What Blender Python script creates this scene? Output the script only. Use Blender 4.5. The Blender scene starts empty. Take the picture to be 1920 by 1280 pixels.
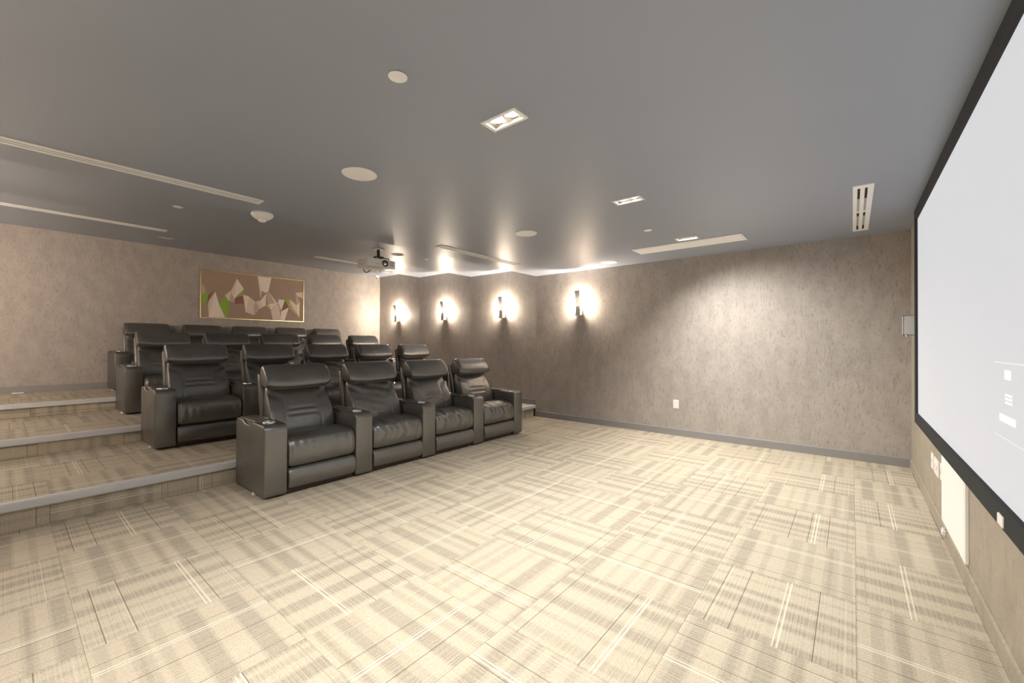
import bpy, bmesh, math, random
from mathutils import Vector, Matrix, noise

scene = bpy.context.scene
COL = scene.collection
random.seed(7)

# ------------------------------------------------------------------ camera, world, exposure
CAM_H = 1.262
FPX = 781.38
cd = bpy.data.cameras.new('camera')
cd.sensor_width = 36.0
cd.sensor_fit = 'HORIZONTAL'
cd.lens = 36.0 * FPX / 1920.0
cd.clip_start = 0.02
cam = bpy.data.objects.new('camera', cd)
COL.objects.link(cam)
YAW, PITCH, ROLL = 0.68493, 0.006413, -0.003489
cam.matrix_world = (Matrix.Translation((0, 0, CAM_H)) @ Matrix.Rotation(YAW, 4, 'Z')
                    @ Matrix.Rotation(math.pi / 2 + PITCH, 4, 'X') @ Matrix.Rotation(-ROLL, 4, 'Z'))
scene.camera = cam

world = bpy.data.worlds.new('world')
scene.world = world
world.use_nodes = True
world.node_tree.nodes['Background'].inputs[0].default_value = (0.5, 0.55, 0.6, 1)
world.node_tree.nodes['Background'].inputs[1].default_value = 0.05

scene.view_settings.view_transform = 'Standard'
scene.view_settings.look = 'None'
scene.view_settings.gamma = 1.0
scene.view_settings.use_curve_mapping = False
scene.view_settings.exposure = 1.38

DOWN_W = 49.0       # each downlight lamp
SCONCE_W = 28.0      # each wall sconce on the far wall
SCONCE_FILL_W = 40.0  # each unseen sconce added behind the camera as fill
SCREEN_E = 0.245     # projected picture on the screen
DOWN_COL = (1.0, 0.95, 0.865)
SCONCE_COL = (1.0, 0.83, 0.65)


# ------------------------------------------------------------------ materials
def srgb(r, g, b):
    f = lambda c: (c / 255) / 12.92 if c / 255 <= 0.04045 else ((c / 255 + 0.055) / 1.055) ** 2.4
    return (f(r), f(g), f(b), 1.0)


def new_mat(name):
    m = bpy.data.materials.new(name)
    m.use_nodes = True
    nt = m.node_tree
    return m, nt, nt.nodes['Principled BSDF']


def plain(name, col, rough=0.5, metal=0.0, spec=0.5, noise_amt=0.0, scale=30):
    m, nt, b = new_mat(name)
    b.inputs['Roughness'].default_value = rough
    b.inputs['Metallic'].default_value = metal
    b.inputs['Specular IOR Level'].default_value = spec
    if noise_amt:
        tc = nt.nodes.new('ShaderNodeTexCoord')
        n = nt.nodes.new('ShaderNodeTexNoise')
        n.inputs['Scale'].default_value = scale
        n.inputs['Detail'].default_value = 4
        mx = nt.nodes.new('ShaderNodeMix'); mx.data_type = 'RGBA'
        mx.inputs['A'].default_value = tuple(c * (1 - noise_amt) for c in col[:3]) + (1,)
        mx.inputs['B'].default_value = tuple(min(1, c * (1 + noise_amt)) for c in col[:3]) + (1,)
        nt.links.new(tc.outputs['Object'], n.inputs['Vector'])
        nt.links.new(n.outputs['Fac'], mx.inputs['Factor'])
        nt.links.new(mx.outputs['Result'], b.inputs['Base Color'])
    else:
        b.inputs['Base Color'].default_value = col
    return m


def emit(name, col, strength, base=(0.8, 0.8, 0.8, 1)):
    m, nt, b = new_mat(name)
    b.inputs['Base Color'].default_value = base
    b.inputs['Emission Color'].default_value = tuple(col[:3]) + (1,)
    b.inputs['Emission Strength'].default_value = strength
    return m


class NT:
    """tiny helper to wire math nodes"""
    def __init__(self, nt):
        self.nt = nt

    def math(self, op, a, b=None, c=None, clamp=False):
        n = self.nt.nodes.new('ShaderNodeMath'); n.operation = op; n.use_clamp = clamp
        for i, v in enumerate((a, b, c)):
            if v is None:
                continue
            if isinstance(v, (int, float)):
                n.inputs[i].default_value = v
            else:
                self.nt.links.new(v, n.inputs[i])
        return n.outputs[0]

    def noise1(self, w, detail=0.0, scale=1.0):
        n = self.nt.nodes.new('ShaderNodeTexNoise'); n.noise_dimensions = '1D'
        n.inputs['Scale'].default_value = scale; n.inputs['Detail'].default_value = detail
        self.nt.links.new(w, n.inputs['W'])
        return n.outputs['Fac']

    def mix(self, fac, a, b, blend='MIX'):
        n = self.nt.nodes.new('ShaderNodeMix'); n.data_type = 'RGBA'; n.blend_type = blend
        for k, v in (('Factor', fac), ('A', a), ('B', b)):
            if isinstance(v, (int, float)):
                n.inputs[k].default_value = v
            elif isinstance(v, tuple):
                n.inputs[k].default_value = v
            else:
                self.nt.links.new(v, n.inputs[k])
        return n.outputs['Result']

    def ramp(self, fac, stops, interp='LINEAR'):
        n = self.nt.nodes.new('ShaderNodeValToRGB')
        r = n.color_ramp; r.interpolation = interp
        while len(r.elements) < len(stops):
            r.elements.new(0.5)
        for e, (p, v) in zip(r.elements, stops):
            e.position = p; e.color = (v, v, v, 1) if isinstance(v, (int, float)) else v
        self.nt.links.new(fac, n.inputs[0])
        return n.outputs[0]


TILE = 0.6096


def carpet_material():
    m, nt, b = new_mat('carpet')
    q = NT(nt)
    tc = nt.nodes.new('ShaderNodeTexCoord')
    sep = nt.nodes.new('ShaderNodeSeparateXYZ')
    nt.links.new(tc.outputs['Object'], sep.inputs[0])
    oi = nt.nodes.new('ShaderNodeObjectInfo')
    rnd = oi.outputs['Random']
    X = q.math('ADD', q.math('DIVIDE', sep.outputs[0], TILE), 0.5)      # 0..1 across the stripes
    Y = q.math('ADD', q.math('DIVIDE', sep.outputs[1], TILE), 0.5)      # 0..1 along the stripes
    # crosswise blocks, darker and lighter
    yb = q.math('ADD', q.math('MULTIPLY', Y, 7.0), q.math('MULTIPLY', rnd, 40.0))
    block = q.noise1(yb)
    block = q.ramp(block, [(0.38, 0.05), (0.42, 0.5), (0.50, 0.55), (0.54, 1.0)])
    # coarse lengthwise strips that shift the blocks
    xs = q.math('ADD', q.math('MULTIPLY', X, 5.0), q.math('MULTIPLY', rnd, 91.0))
    strip = q.noise1(xs, 1.0)
    # fine lengthwise yarn lines
    xf = q.math('ADD', q.math('MULTIPLY', X, 92.0), q.math('MULTIPLY', rnd, 333.0))
    fine = q.ramp(q.noise1(xf), [(0.36, 0.0), (0.60, 1.0)])
    dark = (0.31, 0.278, 0.228, 1)
    mid = (0.435, 0.39, 0.315, 1)
    light = (0.545, 0.488, 0.39, 1)
    lines = q.mix(fine, dark, mid)
    soft = q.mix(0.45, q.mix(fine, mid, light), light)
    c = q.mix(block, lines, soft)
    c = q.mix(q.math('MULTIPLY', strip, 0.45), c, q.mix(block, mid, light))
    # dark single lines, about every seventh of the tile
    dl = q.math('ABSOLUTE', q.math('SUBTRACT', q.math('FRACT', q.math('ADD', q.math('MULTIPLY', X, 6.0), 0.13)), 0.5))
    dm = q.math('LESS_THAN', dl, 0.017)
    dm2 = q.math('GREATER_THAN', q.noise1(q.math('ADD', q.math('FLOOR', q.math('MULTIPLY', X, 6.0)), q.math('MULTIPLY', rnd, 57.0))), 0.48)
    c = q.mix(q.math('MULTIPLY', q.math('MULTIPLY', dm, dm2), 0.75), c, (0.10, 0.085, 0.065, 1))
    # pale double line and thin pale lines
    pos = q.math('ADD', 0.28, q.math('MULTIPLY', rnd, 0.16))
    d1 = q.math('LESS_THAN', q.math('ABSOLUTE', q.math('SUBTRACT', X, pos)), 0.0065)
    d2 = q.math('LESS_THAN', q.math('ABSOLUTE', q.math('SUBTRACT', X, q.math('ADD', pos, 0.028))), 0.005)
    d3 = q.math('LESS_THAN', q.math('ABSOLUTE', q.math('SUBTRACT', X, q.math('ADD', pos, 0.45))), 0.003)
    d4 = q.math('LESS_THAN', q.math('ABSOLUTE', q.math('SUBTRACT', X, 0.06)), 0.003)
    pale = q.math('MAXIMUM', q.math('MAXIMUM', d1, d2), q.math('MULTIPLY', q.math('MAXIMUM', d3, d4), 0.5))
    c = q.mix(q.math('MULTIPLY', pale, 0.65), c, (0.80, 0.74, 0.61, 1))
    # pile grain
    n = nt.nodes.new('ShaderNodeTexNoise'); n.inputs['Scale'].default_value = 240; n.inputs['Detail'].default_value = 2
    nt.links.new(tc.outputs['Object'], n.inputs['Vector'])
    g = q.ramp(n.outputs['Fac'], [(0.3, 0.80), (0.7, 1.12)])
    c = q.mix(1.0, c, g, 'MULTIPLY')
    nt.links.new(c, b.inputs['Base Color'])
    b.inputs['Roughness'].default_value = 0.95
    b.inputs['Specular IOR Level'].default_value = 0.1
    bp = nt.nodes.new('ShaderNodeBump'); bp.inputs['Strength'].default_value = 0.35; bp.inputs['Distance'].default_value = 0.004
    nt.links.new(n.outputs['Fac'], bp.inputs['Height'])
    nt.links.new(bp.outputs[0], b.inputs['Normal'])
    return m


def wallpaper_material(name, c0, c1, c2):
    m, nt, b = new_mat(name)
    q = NT(nt)
    tc = nt.nodes.new('ShaderNodeTexCoord')

    def tex(scale_vec, detail, rough=0.5):
        mp = nt.nodes.new('ShaderNodeMapping')
        mp.inputs['Scale'].default_value = scale_vec
        nt.links.new(tc.outputs['Object'], mp.inputs[0])
        n = nt.nodes.new('ShaderNodeTexNoise')
        n.inputs['Scale'].default_value = 1.0
        n.inputs['Detail'].default_value = detail
        n.inputs['Roughness'].default_value = rough
        nt.links.new(mp.outputs[0], n.inputs['Vector'])
        return n.outputs['Fac']
    dash = tex((72, 72, 17), 2.0)
    patch = tex((9, 9, 5), 2.0)
    weave = tex((25, 25, 160), 1.0)
    c = q.mix(q.ramp(patch, [(0.35, 0.0), (0.65, 1.0)]), c0, c1)
    c = q.mix(q.math('MULTIPLY', q.ramp(dash, [(0.55, 0.0), (0.70, 1.0)]), 0.65), c, c2)
    c = q.mix(0.5, c, q.ramp(weave, [(0.3, 0.85), (0.7, 1.1)]), 'MULTIPLY')
    nt.links.new(c, b.inputs['Base Color'])
    b.inputs['Roughness'].default_value = 0.55
    b.inputs['Specular IOR Level'].default_value = 0.35
    bp = nt.nodes.new('ShaderNodeBump'); bp.inputs['Strength'].default_value = 0.25; bp.inputs['Distance'].default_value = 0.002
    nt.links.new(dash, bp.inputs['Height'])
    nt.links.new(bp.outputs[0], b.inputs['Normal'])
    return m


def leather_material():
    m, nt, b = new_mat('leather')
    q = NT(nt)
    tc = nt.nodes.new('ShaderNodeTexCoord')
    n = nt.nodes.new('ShaderNodeTexNoise'); n.inputs['Scale'].default_value = 9; n.inputs['Detail'].default_value = 3
    nt.links.new(tc.outputs['Object'], n.inputs['Vector'])
    c = q.mix(n.outputs['Fac'], (0.048, 0.045, 0.040, 1), (0.076, 0.072, 0.065, 1))
    nt.links.new(c, b.inputs['Base Color'])
    r = q.ramp(n.outputs['Fac'], [(0.3, 0.30), (0.7, 0.37)])
    nt.links.new(r, b.inputs['Roughness'])
    b.inputs['Specular IOR Level'].default_value = 1.0
    b.inputs['IOR'].default_value = 1.8
    h = n.outputs['Fac']
    bp = nt.nodes.new('ShaderNodeBump'); bp.inputs['Strength'].default_value = 0.22; bp.inputs['Distance'].default_value = 0.02
    nt.links.new(h, bp.inputs['Height'])
    nt.links.new(bp.outputs[0], b.inputs['Normal'])
    return m


def ceiling_material():
    m, nt, b = new_mat('ceiling_paint')
    q = NT(nt)
    tc = nt.nodes.new('ShaderNodeTexCoord')
    n = nt.nodes.new('ShaderNodeTexNoise'); n.inputs['Scale'].default_value = 1.3; n.inputs['Detail'].default_value = 3
    nt.links.new(tc.outputs['Object'], n.inputs['Vector'])
    nt.links.new(q.mix(n.outputs['Fac'], (0.325, 0.365, 0.445, 1), (0.35, 0.39, 0.47, 1)), b.inputs['Base Color'])
    b.inputs['Roughness'].default_value = 0.40
    b.inputs['Specular IOR Level'].default_value = 0.42
    n2 = nt.nodes.new('ShaderNodeTexNoise'); n2.inputs['Scale'].default_value = 170; n2.inputs['Detail'].default_value = 2
    nt.links.new(tc.outputs['Object'], n2.inputs['Vector'])
    bp = nt.nodes.new('ShaderNodeBump'); bp.inputs['Strength'].default_value = 0.06; bp.inputs['Distance'].default_value = 0.002
    nt.links.new(n2.outputs['Fac'], bp.inputs['Height'])
    nt.links.new(bp.outputs[0], b.inputs['Normal'])
    return m


M = {}
M['carpet'] = carpet_material()
M['wallpaper'] = wallpaper_material('wallpaper', (0.385, 0.352, 0.325, 1), (0.445, 0.408, 0.378, 1), (0.275, 0.252, 0.238, 1))
M['wall_screen'] = wallpaper_material('wallpaper_screen_side', (0.33, 0.295, 0.24, 1), (0.38, 0.34, 0.28, 1), (0.25, 0.225, 0.185, 1))
M['leather'] = leather_material()
M['ceiling'] = ceiling_material()
M['underlay'] = plain('underlay', (0.10, 0.09, 0.075, 1), 0.95, 0, 0.1, 0.2, 60)
M['nosing'] = plain('nosing_vinyl', (0.60, 0.61, 0.635, 1), 0.45, 0, 0.4, 0.06, 12)
M['baseboard'] = plain('baseboard_grey', (0.285, 0.28, 0.28, 1), 0.5, 0, 0.4, 0.06, 10)
M['white'] = plain('white_paint', (0.92, 0.92, 0.92, 1), 0.5, 0, 0.4, 0.02, 14)
M['white_plastic'] = plain('white_plastic', (0.86, 0.86, 0.86, 1), 0.35, 0, 0.5, 0.02, 20)
M['grey_slot'] = plain('grey_slot', (0.42, 0.43, 0.45, 1), 0.5, 0, 0.4, 0.1, 20)
M['recess'] = plain('recess_bronze', (0.16, 0.14, 0.115, 1), 0.5, 0, 0.4, 0.1, 20)
M['dark'] = plain('dark_cavity', (0.015, 0.015, 0.017, 1), 0.6, 0, 0.3, 0.1, 20)
M['black_velvet'] = plain('black_velvet', (0.022, 0.025, 0.030, 1), 0.8, 0, 0.35, 0.15, 200)
M['chrome'] = plain('chrome', (0.72, 0.71, 0.69, 1), 0.18, 1.0, 0.5, 0.03, 30)
M['brushed'] = plain('brushed_nickel', (0.80, 0.78, 0.76, 1), 0.45, 0.1, 0.5, 0.08, 90)
M['blade'] = plain('backlit_blade', (0.78, 0.76, 0.74, 1), 0.4, 0.0, 0.5, 0.05, 60)
_nt = M['blade'].node_tree
_tr = _nt.nodes.new('ShaderNodeBsdfTranslucent'); _tr.inputs[0].default_value = (0.9, 0.88, 0.88, 1)
_mx = _nt.nodes.new('ShaderNodeMixShader'); _mx.inputs[0].default_value = 0.09  # translucency added so lamp light brightens the metal blade and cup
_nt.links.new(_nt.nodes['Principled BSDF'].outputs[0], _mx.inputs[1])
_nt.links.new(_tr.outputs[0], _mx.inputs[2])
_nt.links.new(_mx.outputs[0], _nt.nodes['Material Output'].inputs['Surface'])
M['gold'] = plain('gold_frame', (0.83, 0.66, 0.36, 1), 0.3, 1.0, 0.5, 0.05, 40)
M['cable_black'] = plain('black_cable', (0.02, 0.02, 0.02, 1), 0.5, 0, 0.4, 0.1, 30)
M['base_wood'] = plain('red_brown_base', (0.055, 0.026, 0.022, 1), 0.5, 0, 0.4, 0.3, 25)
M['glass'] = None
M['lamp_down'] = emit('downlight_lens', (1.0, 0.93, 0.80), 14.0)
M['lamp_sconce'] = emit('sconce_lamp', (1.0, 0.84, 0.62), 25.0)


def acrylic():
    m, nt, b = new_mat('clear_acrylic')
    b.inputs['Base Color'].default_value = (0.9, 0.93, 0.97, 1)
    b.inputs['Roughness'].default_value = 0.2
    b.inputs['Transmission Weight'].default_value = 0.35
    b.inputs['IOR'].default_value = 1.3
    return m


M['glass'] = acrylic()


def screen_material():
    # the projector throws a plain pale grey page on the fabric: the picture itself gives the light
    m, nt, b = new_mat('projected_picture')
    q = NT(nt)
    b.inputs['Base Color'].default_value = (0.14, 0.125, 0.105, 1)
    b.inputs['Roughness'].default_value = 0.75
    tc = nt.nodes.new('ShaderNodeTexCoord')
    n = nt.nodes.new('ShaderNodeTexNoise'); n.inputs['Scale'].default_value = 300
    nt.links.new(tc.outputs['Object'], n.inputs['Vector'])
    nt.links.new(q.mix(n.outputs['Fac'], (0.89, 0.92, 0.98, 1), (0.93, 0.96, 1.02, 1)), b.inputs['Emission Color'])
    b.inputs['Emission Strength'].default_value = SCREEN_E
    return m


M['screen'] = screen_material()
M['menu'] = emit('menu_light', (1, 1, 1), SCREEN_E * 1.6)
M['menu_faint'] = emit('menu_faint', (0.95, 0.96, 0.98), SCREEN_E * 1.15, (0.14, 0.125, 0.105, 1))


# ------------------------------------------------------------------ mesh helpers
class MB:
    def __init__(self):
        self.v = []; self.f = []; self.mi = []

    def add(self, vs, fs, mi=0):
        o = len(self.v)
        self.v += [tuple(p) for p in vs]
        self.f += [tuple(i + o for i in f) for f in fs]
        self.mi += [mi] * len(fs)
        return self

    def box(self, x0, x1, y0, y1, z0, z1, mi=0):
        vs = [(x, y, z) for z in (z0, z1) for y in (y0, y1) for x in (x0, x1)]
        fs = [(0, 2, 3, 1), (4, 5, 7, 6), (0, 1, 5, 4), (2, 6, 7, 3), (0, 4, 6, 2), (1, 3, 7, 5)]
        return self.add(vs, fs, mi)

    def prism(self, pts, axis, a, b, mi=0):
        """closed polygon pts extruded along axis from a to b; pts are the other two coords in order"""
        def P(p, t):
            if axis == 'x': return (t, p[0], p[1])
            if axis == 'y': return (p[0], t, p[1])
            return (p[0], p[1], t)
        n = len(pts)
        vs = [P(p, a) for p in pts] + [P(p, b) for p in pts]
        fs = [tuple(range(n - 1, -1, -1)), tuple(range(n, 2 * n))]
        fs += [(i, (i + 1) % n, n + (i + 1) % n, n + i) for i in range(n)]
        return self.add(vs, fs, mi)

    def lathe(self, prof, n=32, c=(0, 0, 0), mi=0, cap0=True, cap1=True):
        """prof: list of (r, z)"""
        vs = []
        for r, z in prof:
            for k in range(n):
                a = 2 * math.pi * k / n
                vs.append((c[0] + r * math.cos(a), c[1] + r * math.sin(a), c[2] + z))
        fs = []
        for i in range(len(prof) - 1):
            for k in range(n):
                k2 = (k + 1) % n
                fs.append((i * n + k, i * n + k2, (i + 1) * n + k2, (i + 1) * n + k))
        if cap0: fs.append(tuple(range(n - 1, -1, -1)))
        if cap1: fs.append(tuple((len(prof) - 1) * n + k for k in range(n)))
        return self.add(vs, fs, mi)

    def tube(self, path, r, n=8, mi=0):
        vs = []; fs = []
        path = [Vector(p) for p in path]
        for i, p in enumerate(path):
            t = (path[min(i + 1, len(path) - 1)] - path[max(i - 1, 0)]).normalized()
            up = Vector((0, 0, 1)) if abs(t.z) < 0.9 else Vector((1, 0, 0))
            a = t.cross(up).normalized(); b = t.cross(a)
            for k in range(n):
                g = 2 * math.pi * k / n
                vs.append(p + a * (r * math.cos(g)) + b * (r * math.sin(g)))
        for i in range(len(path) - 1):
            for k in range(n):
                k2 = (k + 1) % n
                fs.append((i * n + k, i * n + k2, (i + 1) * n + k2, (i + 1) * n + k))
        fs.append(tuple(range(n - 1, -1, -1)))
        fs.append(tuple((len(path) - 1) * n + k for k in range(n)))
        return self.add(vs, fs, mi)

    def mesh(self, name, mats, smooth=False, bevel=0.0, seg=2, angle=40):
        me = bpy.data.meshes.new(name)
        me.from_pydata(self.v, [], self.f)
        mats = mats if isinstance(mats, (list, tuple)) else [mats]
        for m in mats:
            me.materials.append(m)
        for p, i in zip(me.polygons, self.mi):
            p.material_index = i
        bm = bmesh.new(); bm.from_mesh(me)
        bmesh.ops.recalc_face_normals(bm, faces=bm.faces)
        if bevel:
            ed = [e for e in bm.edges if len(e.link_faces) == 2 and e.calc_face_angle(0) > math.radians(30)]
            bmesh.ops.bevel(bm, geom=ed, offset=bevel, segments=seg, profile=0.5, affect='EDGES', clamp_overlap=True)
        if smooth:
            for f in bm.faces: f.smooth = True
            for e in bm.edges:
                if len(e.link_faces) == 2 and e.calc_face_angle(0) > math.radians(angle):
                    e.smooth = False
        bm.to_mesh(me); bm.free()
        return me


def obj(name, me, parent=None, loc=(0, 0, 0), rot=(0, 0, 0)):
    o = bpy.data.objects.new(name, me)
    COL.objects.link(o)
    o.parent = parent
    o.location = loc
    o.rotation_euler = rot
    return o


def tag(o, label, cat, group=None):
    o['label'] = label; o['category'] = cat
    if group: o['group'] = group
    return o


def thing(name, label, cat, loc=(0, 0, 0), rz=0.0, group=None):
    o = obj(name, None, None, loc, (0, 0, rz))
    o.empty_display_size = 0.1
    return tag(o, label, cat, group)


def struct(name, me, parent=None, label=None, loc=(0, 0, 0)):
    o = obj(name, me, parent, loc)
    if parent is None:
        o['kind'] = 'structure'
    if label: o['label'] = label
    return o


def copy_tree(src, parent=None):
    c = src.copy(); COL.objects.link(c); c.parent = parent
    for ch in src.children:
        copy_tree(ch, c)
    return c


# ------------------------------------------------------------------ room dimensions (metres)
XS = 0.47                            # screen wall
X_STEP = [-4.32, -5.97, -7.66]       # risers, ceiling steps and wall jogs
XB = -9.30                           # back wall
YN = -1.30                           # wall behind the camera
YF = [5.95, 5.99, 6.03, 6.07]        # far wall, a little wider at every tier
ZT = [0.0, 0.192, 0.365, 0.53]       # floor levels
ZC = [2.46, 2.62, 2.78, 2.945]       # ceiling levels
XR = [XS] + X_STEP + [XB]
GX, GY = 0.012, 3.88                 # carpet grid origin

# ------------------------------------------------------------------ ceiling fittings that need real holes
DOWN_Y = [0.10, 1.69, 3.28, 4.87]  # the first is unseen, added for its light near the camera
DOWN_X = -1.44
HOLES = {0: [], 1: [], 2: [], 3: []}
for y in DOWN_Y:
    HOLES[0].append(('box', DOWN_X, y, 0.10, 0.045))
CAN = (-5.36, 3.80)
HOLES[1].append(('cyl', CAN[0], CAN[1], 0.082, 0))


def ceiling_zone(i):
    x0, x1 = XR[i + 1], XR[i]
    z = ZC[i]
    m = MB()
    m.box(x0, x1, YN, YF[i] + 0.02, z, z + 0.45)
    me = m.mesh('ceiling', M['ceiling'])
    o = struct('ceiling' if i == 0 else 'ceiling.%03d' % i, me)
    for k, h in enumerate(HOLES[i]):
        c = MB()
        if h[0] == 'box':
            c.box(h[1] - h[3], h[1] + h[3], h[2] - h[4], h[2] + h[4], z - 0.1, z + 0.075)
        else:
            c.lathe([(h[3], -0.1), (h[3], 0.10)], 40, (h[1], h[2], z))
        cm = c.mesh('cut', M['ceiling'])
        co = bpy.data.objects.new('cut', cm); COL.objects.link(co)
        md = o.modifiers.new('b', 'BOOLEAN'); md.operation = 'DIFFERENCE'; md.object = co; md.solver = 'EXACT'
    if HOLES[i]:
        dg = bpy.context.evaluated_depsgraph_get()
        nm = bpy.data.meshes.new_from_object(o.evaluated_get(dg))
        cuts = [md.object for md in o.modifiers]
        o.modifiers.clear()
        o.data = nm
        for co in cuts:
            bpy.data.objects.remove(co)
    return o


for i in range(4):
    ceiling_zone(i)

# ------------------------------------------------------------------ walls
for i in range(4):
    m = MB()
    m.box(XR[i + 1], XR[i], YF[i], YF[i] + 0.30, -0.05, ZC[i] + 0.02)
    o = struct('wall_far' if i == 0 else 'wall_far.%03d' % i, m.mesh('wall_far', M['wallpaper']))
m = MB(); m.box(XB - 0.15, XB, YN - 0.15, YF[3] + 0.3, -0.05, ZC[3] + 0.45)
struct('wall_back', m.mesh('wall_back', M['wallpaper']))
m = MB(); m.box(XS, XS + 0.15, YN - 0.15, YF[0] + 0.3, -0.05, ZC[0] + 0.45)
struct('wall_screen', m.mesh('wall_screen', M['wall_screen']))
m = MB(); m.box(XB, XS, YN - 0.15, YN, -0.05, ZC[3] + 0.45)
struct('wall_near', m.mesh('wall_near', M['wallpaper']))

# baseboards
BH, BT = 0.10, 0.012


def bprof(a, s):
    return [(a, 0.0), (a + s * BT, 0.0), (a + s * BT, BH - 0.012), (a + s * BT * 0.45, BH), (a, BH)]


for i in range(4):
    m = MB(); x1 = XR[i] - (0.012 if i == 0 else 0.0)
    m.prism([(p[0], p[1] + ZT[i]) for p in bprof(YF[i], -1)], 'x', XR[i + 1] + 0.001, x1 - 0.001)
    struct('baseboard_far' if i == 0 else 'baseboard_far.%03d' % i, m.mesh('baseboard_far', M['baseboard']))
m = MB(); m.prism([(p[0], p[1] + ZT[3]) for p in bprof(XB, 1)], 'y', YN, YF[3] - BT)
struct('baseboard_back', m.mesh('baseboard_back', M['baseboard']))
m = MB(); m.prism(bprof(XS, -1), 'y', YN, YF[0])
struct('baseboard_screen', m.mesh('baseboard_screen', M['wall_screen']))

# ------------------------------------------------------------------ floor, tiers and carpet tiles
PILE = 0.007
tile_cache = {}


def tile_mesh(x0, x1, y0, y1):
    key = tuple(round(c, 4) for c in (x0, x1, y0, y1))
    if key not in tile_cache:
        m = MB()
        c = 0.0008
        lo = [(x0, y0, 0), (x1, y0, 0), (x1, y1, 0), (x0, y1, 0)]
        mi = [(x0, y0, PILE - c), (x1, y0, PILE - c), (x1, y1, PILE - c), (x0, y1, PILE - c)]
        hi = [(x0 + c, y0 + c, PILE), (x1 - c, y0 + c, PILE), (x1 - c, y1 - c, PILE), (x0 + c, y1 - c, PILE)]
        fs = [(8, 9, 10, 11)]
        for k in range(4):
            j = (k + 1) % 4
            fs += [(k, j, 4 + j, 4 + k), (4 + k, 4 + j, 8 + j, 8 + k)]
        m.add(lo + mi + hi, fs)
        tile_cache[key] = m.mesh('carpet_tile', M['carpet'])
    return tile_cache[key]


def lay(parent, xa, xb, ya, yb, ztop):
    """square carpet tiles, quarter-turned in turn, cut at the walls"""
    i0 = math.floor((xa - GX) / TILE); i1 = math.ceil((xb - GX) / TILE)
    j0 = math.floor((ya - GY) / TILE); j1 = math.ceil((yb - GY) / TILE)
    g = 0.0003
    for i in range(i0, i1):
        for j in range(j0, j1):
            cx, cy = GX + (i + 0.5) * TILE, GY + (j + 0.5) * TILE
            h = TILE / 2 - g
            x0, x1 = max(cx - h, xa), min(cx + h, xb)
            y0, y1 = max(cy - h, ya), min(cy + h, yb)
            if x1 - x0 < 0.02 or y1 - y0 < 0.02:
                continue
            r = ((i + j) % 2) + 2 * random.randint(0, 1)
            x0, x1, y0, y1 = x0 - cx, x1 - cx, y0 - cy, y1 - cy
            if r == 1: x0, x1, y0, y1 = y0, y1, -x1, -x0
            elif r == 2: x0, x1, y0, y1 = -x1, -x0, -y1, -y0
            elif r == 3: x0, x1, y0, y1 = -y1, -y0, x0, x1
            obj('carpet_tile', tile_mesh(x0, x1, y0, y1), parent, (cx, cy, ztop - PILE), (0, 0, r * math.pi / 2))


def riser_tiles(parent, xf, ya, yb, z0, z1):
    j0 = math.floor((ya - GY) / TILE); j1 = math.ceil((yb - GY) / TILE)
    for j in range(j0, j1):
        cy = GY + (j + 0.5) * TILE
        y0, y1 = max(cy - TILE / 2 + 0.001, ya), min(cy + TILE / 2 - 0.001, yb)
        if y1 - y0 < 0.02: continue
        h = z1 - z0
        # local x = world y (or z), local z = world +x
        if j % 2:
            me = tile_mesh(y0 - cy, y1 - cy, -0.2, -0.2 + h)
            R = Matrix(((0, 0, 1), (1, 0, 0), (0, 1, 0)))
            o = obj('riser_carpet', me, parent)
            o.matrix_world = Matrix.Translation((xf - PILE, cy, z0 + 0.2)) @ R.to_4x4()
        else:
            me = tile_mesh(-0.2, -0.2 + h, -(y1 - cy), -(y0 - cy))
            R = Matrix(((0, 0, 1), (0, -1, 0), (1, 0, 0)))
            o = obj('riser_carpet', me, parent)
            o.matrix_world = Matrix.Translation((xf - PILE, cy, z0 + 0.2)) @ R.to_4x4()


RIS = 0.035       # the riser stands this far behind the nosing
m = MB(); m.box(X_STEP[0] - RIS, XS, YN, YF[0], -0.12, -PILE)
fl = struct('floor', m.mesh('floor', M['underlay']))
lay(fl, X_STEP[0] - RIS, XS - BT, YN, YF[0] - BT, 0.0)
for i in (1, 2, 3):
    xa = (X_STEP[i] - RIS) if i < 3 else XB
    xb = X_STEP[i - 1] - RIS
    m = MB(); m.box(xa, xb - PILE, YN, YF[i], -0.12, ZT[i] - PILE)
    t = struct('floor_tier' if i == 1 else 'floor_tier.%03d' % (i - 1), m.mesh('floor_tier', M['underlay']))
    lay(t, xa, xb - 0.012, YN, YF[i] - BT, ZT[i])
    riser_tiles(t, xb, YN, YF[i - 1] - BT, ZT[i - 1], ZT[i] - 0.058)
    # rounded vinyl nosing along the edge
    zt = ZT[i] + 0.004
    xn = X_STEP[i - 1]
    pr = [(xn - 0.055, zt - 0.004), (xn - 0.055, zt), (xn - 0.012, zt), (xn - 0.003, zt - 0.006), (xn, zt - 0.016),
          (xn - 0.001, zt - 0.052), (xn - 0.006, zt - 0.060), (xn - 0.035, zt - 0.060)]
    m = MB(); m.prism(pr, 'y', YN, YF[i - 1] - 0.001)
    struct('trim_%d' % i, m.mesh('nosing', M['nosing'], smooth=True, angle=25))


# ------------------------------------------------------------------ recliners
def catmull(pts, n):
    k = len(pts); out = []
    for i in range(k):
        p0, p1, p2, p3 = (Vector(pts[(i + d) % k]) for d in (-1, 0, 1, 2))
        for s in range(n):
            t = s / n
            out.append(0.5 * ((2 * p1) + (p2 - p0) * t + (2 * p0 - 5 * p1 + 4 * p2 - p3) * t * t + (3 * p1 - p0 - 3 * p2 + p3) * t ** 3))
    return out


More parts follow.
